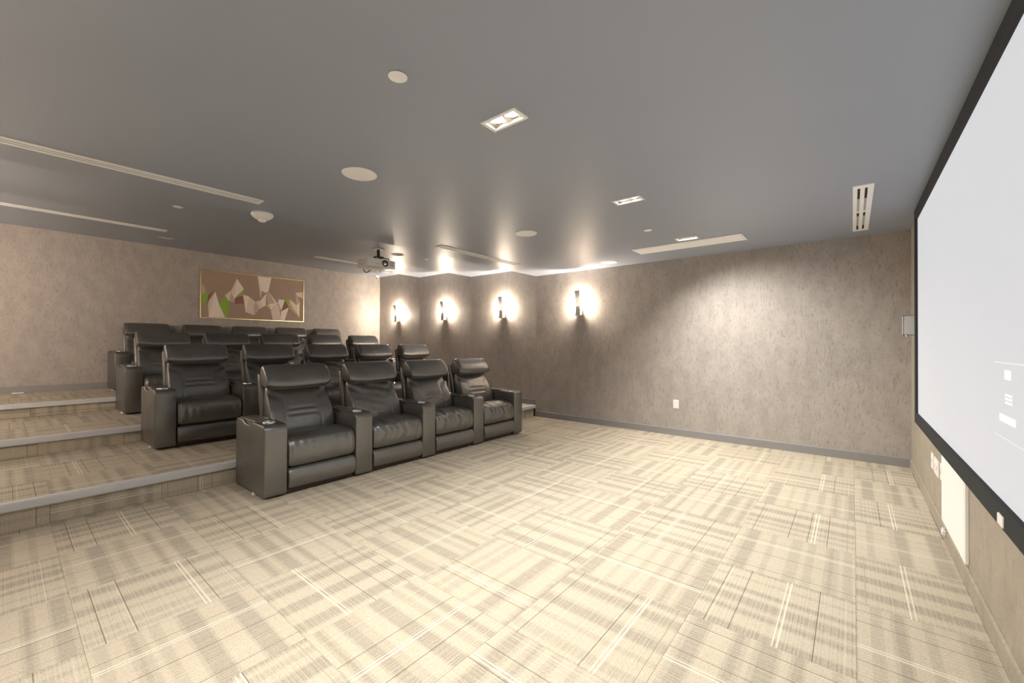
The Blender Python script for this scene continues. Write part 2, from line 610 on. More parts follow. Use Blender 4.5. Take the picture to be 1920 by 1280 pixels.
def pillow(name, prof, width, mat, p=7.0, n=6, slices=40, disp=None, taper=None, seed=0.0):
    """puffed cushion: closed x-z profile swept across y, the ends rounded over; disp(x,y,z,t) -> outward metres"""
    pr = catmull(prof, n)
    N = len(pr)
    cx = sum(q[0] for q in pr) / N; cz = sum(q[1] for q in pr) / N
    ts = []
    for k in range(slices + 1):
        s = -1 + 2 * k / slices
        ts.append(math.copysign(1 - (1 - abs(s)) ** 1.7, s))
    vs = []; fs = []
    for t in ts:
        sc = max(0.0, 1 - min(0.9995, abs(t)) ** p) ** (1 / p)
        sc = 0.35 + 0.65 * sc
        for i, q in enumerate(pr):
            a, b = pr[i - 1], pr[(i + 1) % N]
            nx, nz = (b[1] - a[1]), -(b[0] - a[0])
            l = math.hypot(nx, nz) or 1
            nx, nz = nx / l, nz / l
            x = cx + (q[0] - cx) * sc; z = cz + (q[1] - cz) * sc
            w = width / 2 * (taper(z) if taper else 1)
            y = w * t
            d = disp(x, y, z, t) if disp else 0.0
            d += 0.0035 * noise.noise(Vector((x * 7 + seed, y * 5, z * 7)))
            vs.append((x + nx * d, y, z + nz * d))
    for k in range(slices):
        for i in range(N):
            j = (i + 1) % N
            fs.append((k * N + i, k * N + j, (k + 1) * N + j, (k + 1) * N + i))
    fs.append(tuple(range(N - 1, -1, -1)))
    fs.append(tuple(slices * N + i for i in range(N)))
    m = MB(); m.add(vs, fs)
    return m.mesh(name, mat, smooth=True, angle=70)


def g(x, c, w):
    return math.exp(-((x - c) / w) ** 2)


SEAT_W = 0.588
ARM_W = 0.175
ARM_D = 0.64
PITCH0 = 0.775

# profiles run counter-clockwise seen from -y with outward normals (dz, -dx)
seat_prof = [(-0.10, 0.222), (-0.02, 0.226), (0.010, 0.262), (0.016, 0.33), (0.004, 0.415), (-0.045, 0.462),
             (-0.20, 0.482), (-0.40, 0.462), (-0.50, 0.44), (-0.52, 0.36), (-0.40, 0.26)]
foot_prof = [(-0.045, 0.048), (-0.008, 0.050), (0.012, 0.075), (0.018, 0.13), (0.010, 0.185), (-0.008, 0.212), (-0.045, 0.214), (-0.055, 0.13)]
back_prof = [(-0.455, 0.40), (-0.375, 0.43), (-0.37, 0.52), (-0.405, 0.62), (-0.468, 0.73), (-0.528, 0.815), (-0.555, 0.865),
             (-0.60, 0.87), (-0.605, 0.78), (-0.56, 0.60), (-0.52, 0.45)]
head_prof = [(-0.530, 0.832), (-0.482, 0.834), (-0.450, 0.862), (-0.452, 0.915), (-0.492, 0.990), (-0.545, 1.045), (-0.585, 1.060),
             (-0.625, 1.045), (-0.640, 0.98), (-0.622, 0.89), (-0.59, 0.842)]


def seat_disp(x, y, z, t):
    d = 0.0
    # gathered pleats over the front roll, and the side seams
    k = g(z, 0.40, 0.09) * (1 if x > -0.08 else 0)
    d += 0.0045 * k * noise.noise(Vector((0.3, y * 26, z * 2.5)))
    d -= 0.006 * g(abs(t), 0.93, 0.02)
    return d


def seat_disp_creased(x, y, z, t):
    k = (g(z, 0.42, 0.14)) * (1 if x > -0.20 else 0)
    return 0.012 * k * noise.noise(Vector((4.3, y * 34 + 1.5 * noise.noise(Vector((z * 12, y * 6, 0))), z * 4.0))) - 0.006 * g(abs(t), 0.93, 0.02)


def back_disp(x, y, z, t):
    if x < -0.57 and z < 0.8: return 0.0
    d = -0.0045 * g(abs(t), 0.56, 0.014) * (1 if z < 0.80 else 0)
    if abs(t) < 0.52:
        e = 1 - (abs(t) / 0.52) ** 4
        zz = z + 0.012 * (t * t - 0.2)
        d += e * (-0.010 * g(zz, 0.655, 0.010) - 0.009 * g(zz, 0.605, 0.009) + 0.007 * g(zz, 0.63, 0.014) + 0.006 * g(zz, 0.58, 0.02))
    # dimpled shoulders below the headrest corners
    u = abs(t)
    d -= 0.008 * g(z, 0.80 - 0.12 * (1 - u), 0.03) * min(1, max(0, (u - 0.5) * 6))
    return d


def back_disp_loose(x, y, z, t):
    if x < -0.57 and z < 0.8: return 0.0
    d = -0.004 * g(abs(t), 0.56, 0.014) * (1 if z < 0.78 else 0)
    d += 0.013 * noise.noise(Vector((y * 4 + 9, z * 16 + 4 * y, 3.1))) * (1 - abs(t) ** 3)
    d -= 0.008 * g(z, 0.80 - 0.12 * (1 - abs(t)), 0.03) * min(1, max(0, (abs(t) - 0.5) * 6))
    return d


def head_disp(x, y, z, t):
    # pinched seam ends and small gathers along the top seam
    u = abs(t)
    d = -0.020 * g(z, 0.845, 0.03) * (u ** 4)
    d += 0.004 * g(z, 1.045, 0.02) * noise.noise(Vector((y * 55, 2.0, x * 8)))
    d += 0.005 * (u ** 3) * noise.noise(Vector((y * 30, z * 18, 5.0)))
    return d


def back_taper(z):
    return 1.03 - 0.10 * max(0, (z - 0.45)) / 0.42


leather = M['leather']
ME_seat = [pillow('seat_cushion', seat_prof, SEAT_W, leather, 12, disp=seat_disp, slices=56, seed=0),
           pillow('seat_cushion', seat_prof, SEAT_W, leather, 12, disp=seat_disp_creased, slices=72, seed=5)]
ME_foot = pillow('footrest', foot_prof, SEAT_W - 0.004, leather, 14, slices=36, seed=2)
ME_back = [pillow('backrest', back_prof, 0.572, leather, 9, disp=back_disp, taper=back_taper, n=10, slices=64, seed=1),
           pillow('backrest', back_prof, 0.572, leather, 9, disp=back_disp_loose, taper=back_taper, n=10, slices=64, seed=8)]
ME_head = pillow('headrest', head_prof, 0.585, leather, 9, disp=head_disp, n=8, slices=72, seed=3)

m = MB()
m.prism([(-0.54, 0.40), (-0.60, 0.40), (-0.695, 0.93), (-0.680, 0.985), (-0.640, 0.965)], 'y', -0.293, 0.293)
ME_shell = m.mesh('back_shell', leather, smooth=True, bevel=0.012, seg=3)
m = MB()
m.box(-0.60, -0.035, -0.290, 0.290, 0.012, 0.045)
m.box(-0.56, -0.065, -0.29, 0.29, 0.045, 0.30)
ME_base = m.mesh('base_frame', M['base_wood'])

# arm: side outline with rounded front shoulder and a grip scoop towards the rear
ap = [(-ARM_D, 0.02), (-0.004, 0.02), (0.0, 0.05), (0.0, 0.545)]
for k in range(1, 7):
    a = k / 6 * math.pi / 2
    ap.append((-0.05 + 0.05 * math.cos(a), 0.548 + 0.05 * math.sin(a)))
ap += [(-0.235, 0.604), (-0.255, 0.600), (-0.285, 0.583), (-0.32, 0.574), (-0.40, 0.573), (-0.44, 0.580), (-0.47, 0.598), (-0.50, 0.604),
       (-ARM_D + 0.03, 0.604), (-ARM_D, 0.575)]
m = MB(); m.prism(ap, 'y', -ARM_W / 2, ARM_W / 2)
ME_arm = m.mesh('armrest', leather, smooth=True, bevel=0.011, seg=3, angle=50)
m = MB()
m.prism([(-0.25, 0.560), (-0.25, 0.600), (-0.258, 0.609), (-0.30, 0.611), (-0.60, 0.611), (-0.612, 0.604), (-0.612, 0.560)], 'y', -ARM_W / 2 + 0.020, ARM_W / 2 - 0.020)
ME_lid = m.mesh('storage_lid', leather, smooth=True, bevel=0.007, seg=2)
m = MB()
m.lathe([(0.0385, 0.004), (0.0385, 0.0105), (0.046, 0.0105), (0.049, 0.006), (0.049, -0.004), (0.0385, -0.004)], 36, (-0.145, 0, 0.599), 0, False, False)
m.lathe([(0.0385, -0.004), (0.0385, 0.005), (0.001, 0.0035)], 36, (-0.145, 0, 0.599), 1, False, True)
ME_cup = m.mesh('cup_holder', [M['chrome'], M['chrome']], smooth=True)
m = MB(); m.box(0.0, 0.0016, -ARM_W / 2 + 0.012, ARM_W / 2 - 0.012, 0.538, 0.5405)
ME_seam = m.mesh('seam', M['baseboard'])
m = MB(); m.lathe([(0.018, 0.0), (0.018, 0.02), (0.012, 0.022)], 16)
ME_glide = m.mesh('foot_glide', M['white_plastic'], smooth=True)


def add_arm(ch, y):
    a = obj('armrest', ME_arm, ch, (0, y, 0))
    obj('storage_lid', ME_lid, a)
    obj('cup_holder', ME_cup, a)['label'] = 'chrome cup holder ring'
    obj('seam', ME_seam, a)
    obj('foot_glide', ME_glide, a, (-0.24, -ARM_W / 2 + 0.014, 0))
    return a


def recliner(x, y, z, pitch, label, group, both, seat_kind, back_kind):
    ch = thing('recliner', label, 'recliner', (x, y, z), 0, group)
    obj('seat_cushion', ME_seat[seat_kind], ch)
    obj('footrest', ME_foot, ch)
    obj('backrest', ME_back[back_kind], ch)
    obj('headrest', ME_head, ch)
    obj('back_shell', ME_shell, ch)
    obj('base_frame', ME_base, ch)
    ch.scale = (1, pitch / PITCH0, 1)
    add_arm(ch, -PITCH0 / 2)
    if both:
        add_arm(ch, PITCH0 / 2)
    return ch


ROWS = [  # front x, first seat y, pitch, count, tier
    (-3.63, 1.815, 0.793, 4, 0),
    (-5.33, 1.430, 0.770, 5, 1),
    (-6.97, 1.440, 0.775, 5, 2),
    (-8.55, 1.535, 0.765, 5, 3)]
WHERE = ['front row', 'second row', 'third row', 'back row']
ORD = ['leftmost in the %s of seats', 'second from left in the %s of seats', 'third from left in the %s of seats',
       'fourth from left in the %s of seats', 'rightmost in the %s, at the sconce wall side']
for r, (fx, y0, pitch, cnt, tier) in enumerate(ROWS):
    for k in range(cnt):
        o = ORD[k] if not (k == cnt - 1) else ORD[4]
        recliner(fx, y0 + k * pitch, ZT[tier], pitch, 'black leather recliner, ' + o % WHERE[r],
                 'home theatre recliners', k == cnt - 1, 1 if (r == 0 and k in (1, 2, 3)) else 0, 1 if (r == 0 and k in (1,)) or (r > 0 and (k + r) % 3 == 0) else 0)

# ------------------------------------------------------------------ projection screen
SF, SS = 0.425, 0.440
SY0, SY1, SZ0, SZ1 = 0.62, 5.115, 0.585, 2.452
FW = 0.092
sc = thing('projection_screen', 'large pale projection screen in a black velvet frame on the right wall', 'screen', (XS, SY0, 0))


def rel(o, base):
    o.location = (-base[0], -base[1], -base[2])
    return o


sb = (XS, SY0, 0)
m = MB(); m.box(SS, SS + 0.01, SY0 + FW - 0.02, SY1 - FW + 0.02, SZ0 + FW - 0.02, SZ1 - FW + 0.02)
rel(obj('screen_fabric', m.mesh('screen_fabric', M['screen']), sc), sb)['label'] = 'pale grey projected picture'
for (a, b, c, d) in ((SY0, SY1, SZ0, SZ0 + FW), (SY0, SY1, SZ1 - FW, SZ1), (SY0, SY0 + FW, SZ0 + FW, SZ1 - FW), (SY1 - FW, SY1, SZ0 + FW, SZ1 - FW)):
    m = MB(); m.box(SF, XS - 0.001, a, b, c, d)
    rel(obj('frame_bar', m.mesh('frame_bar', M['black_velvet'], bevel=0.006), sc), sb)
m = MB(); m.box(SF - 0.006, SF + 0.002, 2.30, 2.37, 0.598, 0.640)
rel(obj('sensor_window', m.mesh('sensor_window', M['white_plastic'], bevel=0.004), sc), sb)


def menu(y0, y1, z0, z1, mat, name):
    m = MB(); m.box(SS - 0.0012, SS, y0, y1, z0, z1)
    rel(obj(name, m.mesh(name, mat), sc), sb)


menu(2.290, 2.366, 1.138, 1.172, M['menu'], 'menu_icon')
for zz in (1.052, 1.066, 1.080):
    menu(2.275, 2.358, zz - 0.0035, zz + 0.0035, M['menu'], 'menu_icon')
menu(2.235, 2.435, 0.977, 1.003, M['menu'], 'menu_caption')
menu(1.50, 2.505, 1.196, 1.201, M['menu_faint'], 'menu_edge')
menu(1.50, 2.505, 0.915, 0.918, M['menu_faint'], 'menu_edge')

# ------------------------------------------------------------------ wall fittings
# thermostat in a clear guard on the screen wall beside the frame
gx, gy, gz = XS, 5.42, 1.36
tg = thing('thermostat', 'thermostat in a clear plastic guard box between screen frame and room corner', 'thermostat', (gx, gy, gz))
m = MB()
t_ = 0.004
m.box(-0.10, -0.10 + t_, -0.06, 0.06, 0, 0.185)
m.box(-0.10, 0.0, -0.06, -0.06 + t_, 0, 0.185)
m.box(-0.10, 0.0, 0.06 - t_, 0.06, 0, 0.185)
m.box(-0.10, 0.0, -0.06, 0.06, 0.185 - t_, 0.185)
m.box(-0.10, 0.0, -0.06, 0.06, 0.0, t_)
obj('guard_cover', m.mesh('guard_cover', M['glass']), tg)['label'] = 'clear plastic guard'
m = MB(); m.box(-0.035, -0.001, -0.045, 0.045, 0.03, 0.15)
th = obj('thermostat_body', m.mesh('thermostat_body', M['white_plastic'], bevel=0.004), tg)
m = MB(); m.box(-0.037, -0.034, -0.03, 0.03, 0.08, 0.13)
obj('display', m.mesh('display', M['grey_slot']), th)
m = MB(); m.lathe([(0.009, 0.0), (0.011, -0.012), (0.006, -0.022)], 16, (-0.07, 0, 0))
obj('lock', m.mesh('lock', M['chrome'], smooth=True), tg)

# wall plates under the screen
for (ya, yb, za, zb, lab, kind) in ((4.385, 4.495, 0.338, 0.452, 'white wall plate under the screen frame nearest the far corner', 1),
                                    (4.150, 4.345, 0.334, 0.450, 'double white wall plate with a socket, middle of three under the screen', 2),
                                    (3.975, 4.080, 0.350, 0.462, 'white wall plate under the screen, right beside the white panel', 1)):
    wp = thing('wall_plate', lab, 'wall plate', (XS, (ya + yb) / 2, za), 0, 'wall plates under the screen')
    w = (yb - ya) / 2; h = zb - za
    m = MB(); m.box(-0.007, 0, -w, w, 0, h)
    obj('plate', m.mesh('plate', M['white_plastic'], bevel=0.002), wp)
    n = kind
    for k in range(n):
        c = (k - (n - 1) / 2) * w
        m = MB(); m.box(-0.010, -0.006, c - 0.018, c + 0.018, h / 2 - 0.034, h / 2 + 0.034)
        ins = obj('insert', m.mesh('insert', M['white_plastic'], bevel=0.0015), wp)
        m = MB(); m.box(-0.0108, -0.0098, c - 0.008, c + 0.008, h / 2 - 0.012, h / 2 + 0.012)
        obj('socket', m.mesh('socket', M['grey_slot']), ins)

ap_ = thing('access_panel', 'plain white access panel on the wall below the screen', 'panel', (XS, 3.56, 0.118))
m = MB(); m.box(-0.016, 0, -0.365, 0.365, 0, 0.445)
obj('panel_board', m.mesh('panel_board', M['white'], bevel=0.003), ap_)
m = MB()
m.box(-0.019, -0.015, -0.345, 0.345, 0.02, 0.425)
obj('panel_face', m.mesh('panel_face', M['white'], bevel=0.002), ap_)

jk = thing('cable_jack', 'small white cable jack on the baseboard below the white panel', 'jack', (XS - BT, 3.80, 0.06))
m = MB(); m.box(-0.02, 0, -0.02, 0.02, 0, 0.03)
obj('jack_body', m.mesh('jack_body', M['white_plastic'], bevel=0.004), jk)
m = MB(); m.lathe([(0.008, 0), (0.008, 0.012)], 12, (-0.012, 0, 0.03))
obj('plug', m.mesh('plug', M['white_plastic'], smooth=True), jk)

# power outlet on the far wall
ol = thing('power_outlet', 'white power outlet low on the far wall', 'outlet', (-1.905, YF[0], 0.375))
m = MB(); m.box(-0.038, 0.038, -0.006, 0, 0, 0.12)
obj('plate', m.mesh('plate', M['white_plastic'], bevel=0.002), ol)
for zz in (0.036, 0.084):
    m = MB(); m.box(-0.017, 0.017, -0.0085, -0.005, zz - 0.015, zz + 0.015)
    rc = obj('receptacle', m.mesh('receptacle', M['white_plastic'], bevel=0.0015), ol)
    m = MB()
    for xx in (-0.006, 0.006):
        m.box(xx - 0.001, xx + 0.001, -0.0092, -0.0083, zz - 0.003, zz + 0.006)
    m.box(-0.002, 0.002, -0.0092, -0.0083, zz - 0.010, zz - 0.006)
    obj('slots', m.mesh('slots', M['dark']), rc)

# small white strip at the foot of the back wall
bs = thing('cover_strip', 'short white cover strip lying on carpet at the foot of back wall', 'strip', (XB + BT, 0.15, ZT[3]))
m = MB(); m.box(0.0, 0.03, -0.055, 0.055, 0.0, 0.014)
obj('strip_body', m.mesh('strip_body', M['white_plastic'], bevel=0.003), bs)

# ------------------------------------------------------------------ sconces
# thin curved metal blade standing off the wall, cup with the lamp behind it
def blade_off(s):
    return 0.088 + 0.070 * (s - 0.42) ** 2 + (0.030 * (s - 0.5) if s > 0.5 else 0)


m = MB()
K = 18
vs = []; fs = []
for k in range(K + 1):
    s = k / K
    z = 0.40 * s
    o_ = blade_off(s); hw = 0.044 - 0.004 * math.sin(math.pi * s)
    for (xx, yy) in ((-hw, -o_ - 0.004), (hw, -o_ - 0.004), (hw, -o_ + 0.004), (-hw, -o_ + 0.004)):
        vs.append((xx, yy, z))
for k in range(K):
    for i in range(4):
        j = (i + 1) % 4
        fs.append((4 * k + i, 4 * k + j, 4 * k + 4 + j, 4 * k + 4 + i))
fs += [(3, 2, 1, 0), tuple(4 * K + i for i in range(4))]
m.add(vs, fs)
ME_blade = m.mesh('blade', M['blade'], smooth=True, angle=40)
m = MB(); m.box(-0.036, 0.036, -0.010, 0, 0.012, 0.140)
ME_splate = m.mesh('back_plate', M['brushed'], bevel=0.002)
m = MB()
m.box(-0.032, 0.032, -0.097, -0.008, 0.012, 0.024)
m.box(-0.032, 0.032, -0.030, -0.008, 0.024, 0.125)
m.box(-0.032, 0.032, -0.099, -0.092, 0.012, 0.150)
m.box(-0.032, -0.028, -0.095, -0.010, 0.024, 0.115)
m.box(0.028, 0.032, -0.095, -0.010, 0.024, 0.115)
ME_cupb = m.mesh('lamp_cup', M['blade'])
m = MB(); m.lathe([(0.004, 0.045), (0.013, 0.055), (0.013, 0.110), (0.006, 0.118)], 16, (0, -0.058, 0))
ME_stube = m.mesh('lamp_tube', M['lamp_sconce'], smooth=True)


def sconce(x, y, z, rz, label, grp, watts=SCONCE_W):
    t = thing('wall_sconce', label, 'sconce', (x, y, z), rz, grp)
    obj('blade', ME_blade, t); obj('back_plate', ME_splate, t); obj('lamp_cup', ME_cupb, t)
    obj('lamp_tube', ME_stube, t)
    for zz, f in ((0.155, 0.6), (0.225, 0.4)):
        ld = bpy.data.lights.new('sconce_light', 'POINT')
        ld.energy = watts * f; ld.color = SCONCE_COL; ld.shadow_soft_size = 0.016
        lo = bpy.data.objects.new('sconce_light', ld); COL.objects.link(lo)
        lo.parent = t; lo.location = (0, -0.050, zz)
    return t


SX = [-3.42, -5.09, -6.77, -8.50]
SZ = [1.725, 1.745, 1.765, 1.785]
SL = ['curved metal wall sconce on the far wall, nearest the screen', 'curved metal wall sconce on far wall beside the lowest tier, second from screen',
      'curved metal wall sconce on far wall, second from the back corner', 'curved metal wall sconce on far wall next to the back corner']
for i in range(4):
    sconce(SX[i], YF[i], SZ[i], 0, SL[i], 'wall sconces')
for i in range(4):  # unseen set, put in to brighten the rear seats and back wall
    sconce(SX[i], YN, SZ[i], math.pi, 'added curved metal fill sconce behind the camera, out of view, ' + ['nearest the screen', 'second from screen', 'third from screen', 'next to back wall'][i], 'wall sconces', SCONCE_FILL_W)

# ------------------------------------------------------------------ recessed twin downlights
ME = {}
m = MB()
for (a, b, c, d) in ((-0.118, 0.118, -0.060, -0.042), (-0.118, 0.118, 0.042, 0.060), (-0.118, -0.097, -0.042, 0.042), (0.097, 0.118, -0.042, 0.042)):
    m.box(a, b, c, d, -0.006, -0.0005)
ME['trim'] = m.mesh('trim_frame', M['white'])
m = MB()
zt = 0.072
m.box(-0.099, 0.099, -0.044, -0.042, -0.002, zt); m.box(-0.099, 0.099, 0.042, 0.044, -0.002, zt)
m.box(-0.099, -0.097, -0.042, 0.042, -0.002, zt); m.box(0.097, 0.099, -0.042, 0.042, -0.002, zt)
m.box(-0.099, 0.099, -0.044, 0.044, zt - 0.002, zt)
ME['box'] = m.mesh('recess_box', M['recess'])
m = MB(); m.lathe([(0.020, 0.038), (0.040, 0.006), (0.0415, 0.006), (0.022, 0.040)], 28, cap0=False, cap1=False)
ME['gimbal'] = m.mesh('lamp_ring', M['chrome'], smooth=True)
m = MB(); m.lathe([(0.001, 0.010), (0.036, 0.0125), (0.037, 0.016), (0.02, 0.036)], 28)
ME['lens'] = m.mesh('lamp_lens', M['lamp_down'], smooth=True)
DL = ['added twin recessed downlight above the camera, out of view', 'largest twin recessed downlight, nearest to the camera',
      'middle twin recessed downlight between the nearest one and the far wall', 'twin recessed downlight nearest the far wall beside the white panel']
# aim offsets (x, y) per metre of drop: the lamps are swivelled a little
AIM = [(-0.05, 0.1), (0.05, 0.15), (0.15, 0.2), (0.30, 0.38)]
for i, y in enumerate(DOWN_Y):
    t = thing('twin_downlight', DL[i], 'downlight', (DOWN_X, y, ZC[0]), 0, 'twin downlights')
    obj('trim_frame', ME['trim'], t); obj('recess_box', ME['box'], t)
    for xx in (-0.049, 0.049):
        gm = obj('lamp_ring', ME['gimbal'], t, (xx, 0, 0.004))
        obj('lamp_lens', ME['lens'], gm)
        ld = bpy.data.lights.new('downlight_beam', 'SPOT')
        ld.energy = DOWN_W; ld.color = DOWN_COL; ld.spot_size = math.radians(124); ld.spot_blend = 1.0; ld.shadow_soft_size = 0.03
        lo = bpy.data.objects.new('downlight_beam', ld); COL.objects.link(lo); lo.parent = t
        lo.location = (xx, 0, 0.002)
        lo.rotation_euler = Vector((AIM[i][0], AIM[i][1], -1)).to_track_quat('-Z', 'Y').to_euler()

# ------------------------------------------------------------------ other ceiling fittings
def disc(name, r, label, cat, x, y, z, group, kind):
    t = thing(name, label, cat, (x, y, z), 0, group)
    m = MB()
    if kind == 'speaker':
        m.lathe([(r, 0), (r, -0.004), (r - 0.006, -0.007), (r - 0.012, -0.007), (r - 0.012, -0.005)], 48, cap0=True, cap1=False)
        obj('bezel', m.mesh('bezel', M['white'], smooth=True, angle=30), t)
        m = MB(); m.lathe([(r - 0.012, -0.004), (r - 0.014, -0.0065), (r * 0.5, -0.0072), (0.001, -0.0075)], 48)
        obj('grille', m.mesh('grille', M['white'], smooth=True), t)
    else:
        m.lathe([(r, -0.002), (r, -0.005), (r - 0.004, -0.007), (0.001, -0.0075)], 36)
        obj('cover', m.mesh('cover', M['white'], smooth=True, angle=30), t)
        m = MB(); m.lathe([(r - 0.012, 0.0), (r - 0.012, -0.003)], 24)
        obj('collar', m.mesh('collar', M['grey_slot'], smooth=True), t)
    return t


for (x, y, z, lab) in ((-2.695, 1.590, ZC[0], 'round white ceiling speaker, the largest and nearest to the camera'),
                       (-2.73, 3.575, ZC[0], 'round white ceiling speaker over the floor before the front row, middle of its line'),
                       (-2.745, 5.590, ZC[0], 'round white ceiling speaker close to the far wall above the first sconce'),
                       (-8.44, 1.645, ZC[3], 'round white ceiling speaker near the back wall, left of the picture'),
                       (-8.45, 5.68, ZC[3], 'round white ceiling speaker by the back corner behind the projector')):
    disc('ceiling_speaker', 0.118, lab, 'speaker', x, y, z, 'round ceiling speakers', 'speaker')
for (x, y, z, lab) in ((-1.575, 1.113, ZC[0], 'round white sprinkler cover, larger, near the nearest downlight'),
                       (-1.655, 4.265, ZC[0], 'small white sprinkler cover between the two far downlights'),
                       (-5.20, 1.10, ZC[1], 'small white sprinkler cover over the second row, left of the smoke detector'),
                       (-5.285, 4.29, ZC[1], 'small white sprinkler cover right of the projector')):
    disc('sprinkler_cover', 0.042, lab, 'sprinkler', x, y, z, 'concealed sprinkler covers', 'sprinkler')

# smoke detector at the ceiling step
sd = thing('smoke_detector', 'cream dish-shaped smoke detector on the ceiling step above the recliners', 'detector', (-4.225, 1.515, ZC[0]))
m = MB(); m.lathe([(0.088, 0), (0.090, -0.012), (0.082, -0.030), (0.055, -0.052), (0.035, -0.058)], 40)
obj('dish', m.mesh('dish', M['white_plastic'], smooth=True, angle=50), sd)
m = MB(); m.lathe([(0.089, -0.0125), (0.0915, -0.014), (0.0915, -0.017), (0.087, -0.019)], 40, cap0=False, cap1=False)
obj('rim', m.mesh('rim', M['white'], smooth=True), sd)
m = MB(); m.lathe([(0.035, -0.055), (0.034, -0.066), (0.024, -0.076), (0.012, -0.079)], 28)
obj('sensor_head', m.mesh('sensor_head', M['white'], smooth=True), sd)

# recessed can over the second row, switched off
cn = thing('can_light', 'unlit round recessed can light in the ceiling right above the projector', 'downlight', (CAN[0], CAN[1], ZC[1]))
m = MB(); m.lathe([(0.080, 0.0), (0.096, 0.0), (0.097, -0.004), (0.080, -0.005), (0.080, 0.0)], 40, cap0=False, cap1=False)
obj('trim_ring', m.mesh('trim_ring', M['white'], smooth=True, angle=40), cn)
m = MB(); m.lathe([(0.0805, -0.004), (0.079, 0.045)], 40, cap0=False, cap1=False)
obj('reflector', m.mesh('reflector', M['white'], smooth=True), cn)
m = MB(); m.lathe([(0.0795, 0.045), (0.070, 0.085), (0.001, 0.086)], 40, cap0=False)
obj('lamp_well', m.mesh('lamp_well', M['dark'], smooth=True), cn)

# long slot diffusers
def slot_diffuser(x, y0, y1, z, w, label):
    L = (y1 - y0) / 2
    t = thing('slot_diffuser', label, 'air vent', (x, (y0 + y1) / 2, z), 0, 'slot diffusers')
    m = MB()
    for (a, b) in ((-w / 2, -w / 2 + 0.030), (-0.008, 0.008), (w / 2 - 0.030, w / 2)):
        m.box(a, b, -L, L, -0.006, -0.0005)
    for s in (-1, 1):
        m.box(-w / 2, w / 2, s * L - 0.01, s * L + 0.01, -0.0063, -0.0004)
    obj('frame', m.mesh('frame', M['white']), t)
    for s in (-1, 1):
        m = MB(); cx = s * (0.008 + w / 2 - 0.030) / 2
        m.box(cx - (w / 2 - 0.038) / 2, cx + (w / 2 - 0.038) / 2, -L, L, -0.0025, -0.0005)
        obj('slot', m.mesh('slot', M['grey_slot']), t)
    return t


slot_diffuser(-3.885, -0.15, 1.376, ZC[0], 0.125, 'long white slot diffuser at left, nearest to the camera')
slot_diffuser(-3.915, 3.385, 4.91, ZC[0], 0.125, 'long white slot diffuser right of projector, above the front row')
slot_diffuser(-7.20, -0.15, 1.395, ZC[2], 0.125, 'long white slot diffuser at far left over the third row')
slot_diffuser(-7.26, 3.455, 4.98, ZC[2], 0.125, 'white slot diffuser behind the projector, partly hidden by it')

# return air panel
rp = thing('return_air_panel', 'wide plain white ceiling panel beside the far downlight', 'air vent', (-1.535, 5.165, ZC[0]))
m = MB(); m.box(-0.62, 0.62, -0.16, 0.16, -0.010, -0.0005)
obj('panel_frame', m.mesh('panel_frame', M['white'], bevel=0.003), rp)
m = MB(); m.box(-0.60, 0.60, -0.14, 0.14, -0.014, -0.009)
obj('panel_face', m.mesh('panel_face', M['white'], bevel=0.003), rp)

# two-section linear diffuser near the screen
ld_ = thing('linear_diffuser', 'white linear diffuser with dark slots in the ceiling near the screen', 'air vent', (0.066, 4.845, ZC[0]))
L = 0.795; w = 0.124
m = MB()
for (a, b) in ((-w / 2, -0.034), (-0.018, 0.010), (0.026, w / 2)):
    m.box(a, b, -L + 0.07, L - 0.07, -0.007, -0.0005)
for c in (-L + 0.035, 0.0, L - 0.035):
    hh = 0.035 if abs(c) > 0.1 else 0.022
    m.box(-w / 2, w / 2, c - hh, c + hh, -0.0072 if abs(c) < 0.1 else -0.007, -0.0004)
obj('frame', m.mesh('frame', M['white']), ld_)
for cx in (-0.026, 0.018):
    for (a, b, mt) in ((-0.725, -0.42, 'dark'), (-0.42, -0.022, 'grey_slot'), (0.022, 0.17, 'dark'), (0.17, 0.56, 'grey_slot'), (0.56, 0.725, 'dark')):
        m = MB(); m.box(cx - 0.008, cx + 0.008, a, b, -0.003 if mt == 'grey_slot' else -0.0015, -0.0005)
        obj('slot_vane' if mt == 'grey_slot' else 'slot_gap', m.mesh('slot', M[mt]), ld_)

# ------------------------------------------------------------------ projector
pj = thing('projector', 'white ceiling projector hanging above the second row', 'projector', (-5.10, 3.365, ZC[1]))
PT, PB, PD, PW = -0.175, -0.292, -0.31, 0.215
m = MB()
pts = [(0.0, -PW), (0.0, PW), (PD + 0.03, PW), (PD, PW - 0.03), (PD, -PW + 0.03), (PD + 0.03, -PW)]
m.prism(pts, 'z', PB, PT)
body = obj('projector_body', m.mesh('projector_body', M['white_plastic'], smooth=True, bevel=0.010, seg=3), pj)
m = MB(); m.box(PD + 0.03, 0.0012, -PW - 0.0012, PW + 0.0012, PB + 0.066, PB + 0.0685)
obj('body_seam', m.mesh('body_seam', M['white']), body)


def ringx(prof, c, n, mats, name, mi=None):
    """lathe turned to face +x"""
    mm = MB(); mm.lathe(prof, n)
    mm.v = [(c[0] + v[2], c[1] + v[0], c[2] + v[1]) for v in mm.v]
    return mm.mesh(name, mats, smooth=True, angle=40)


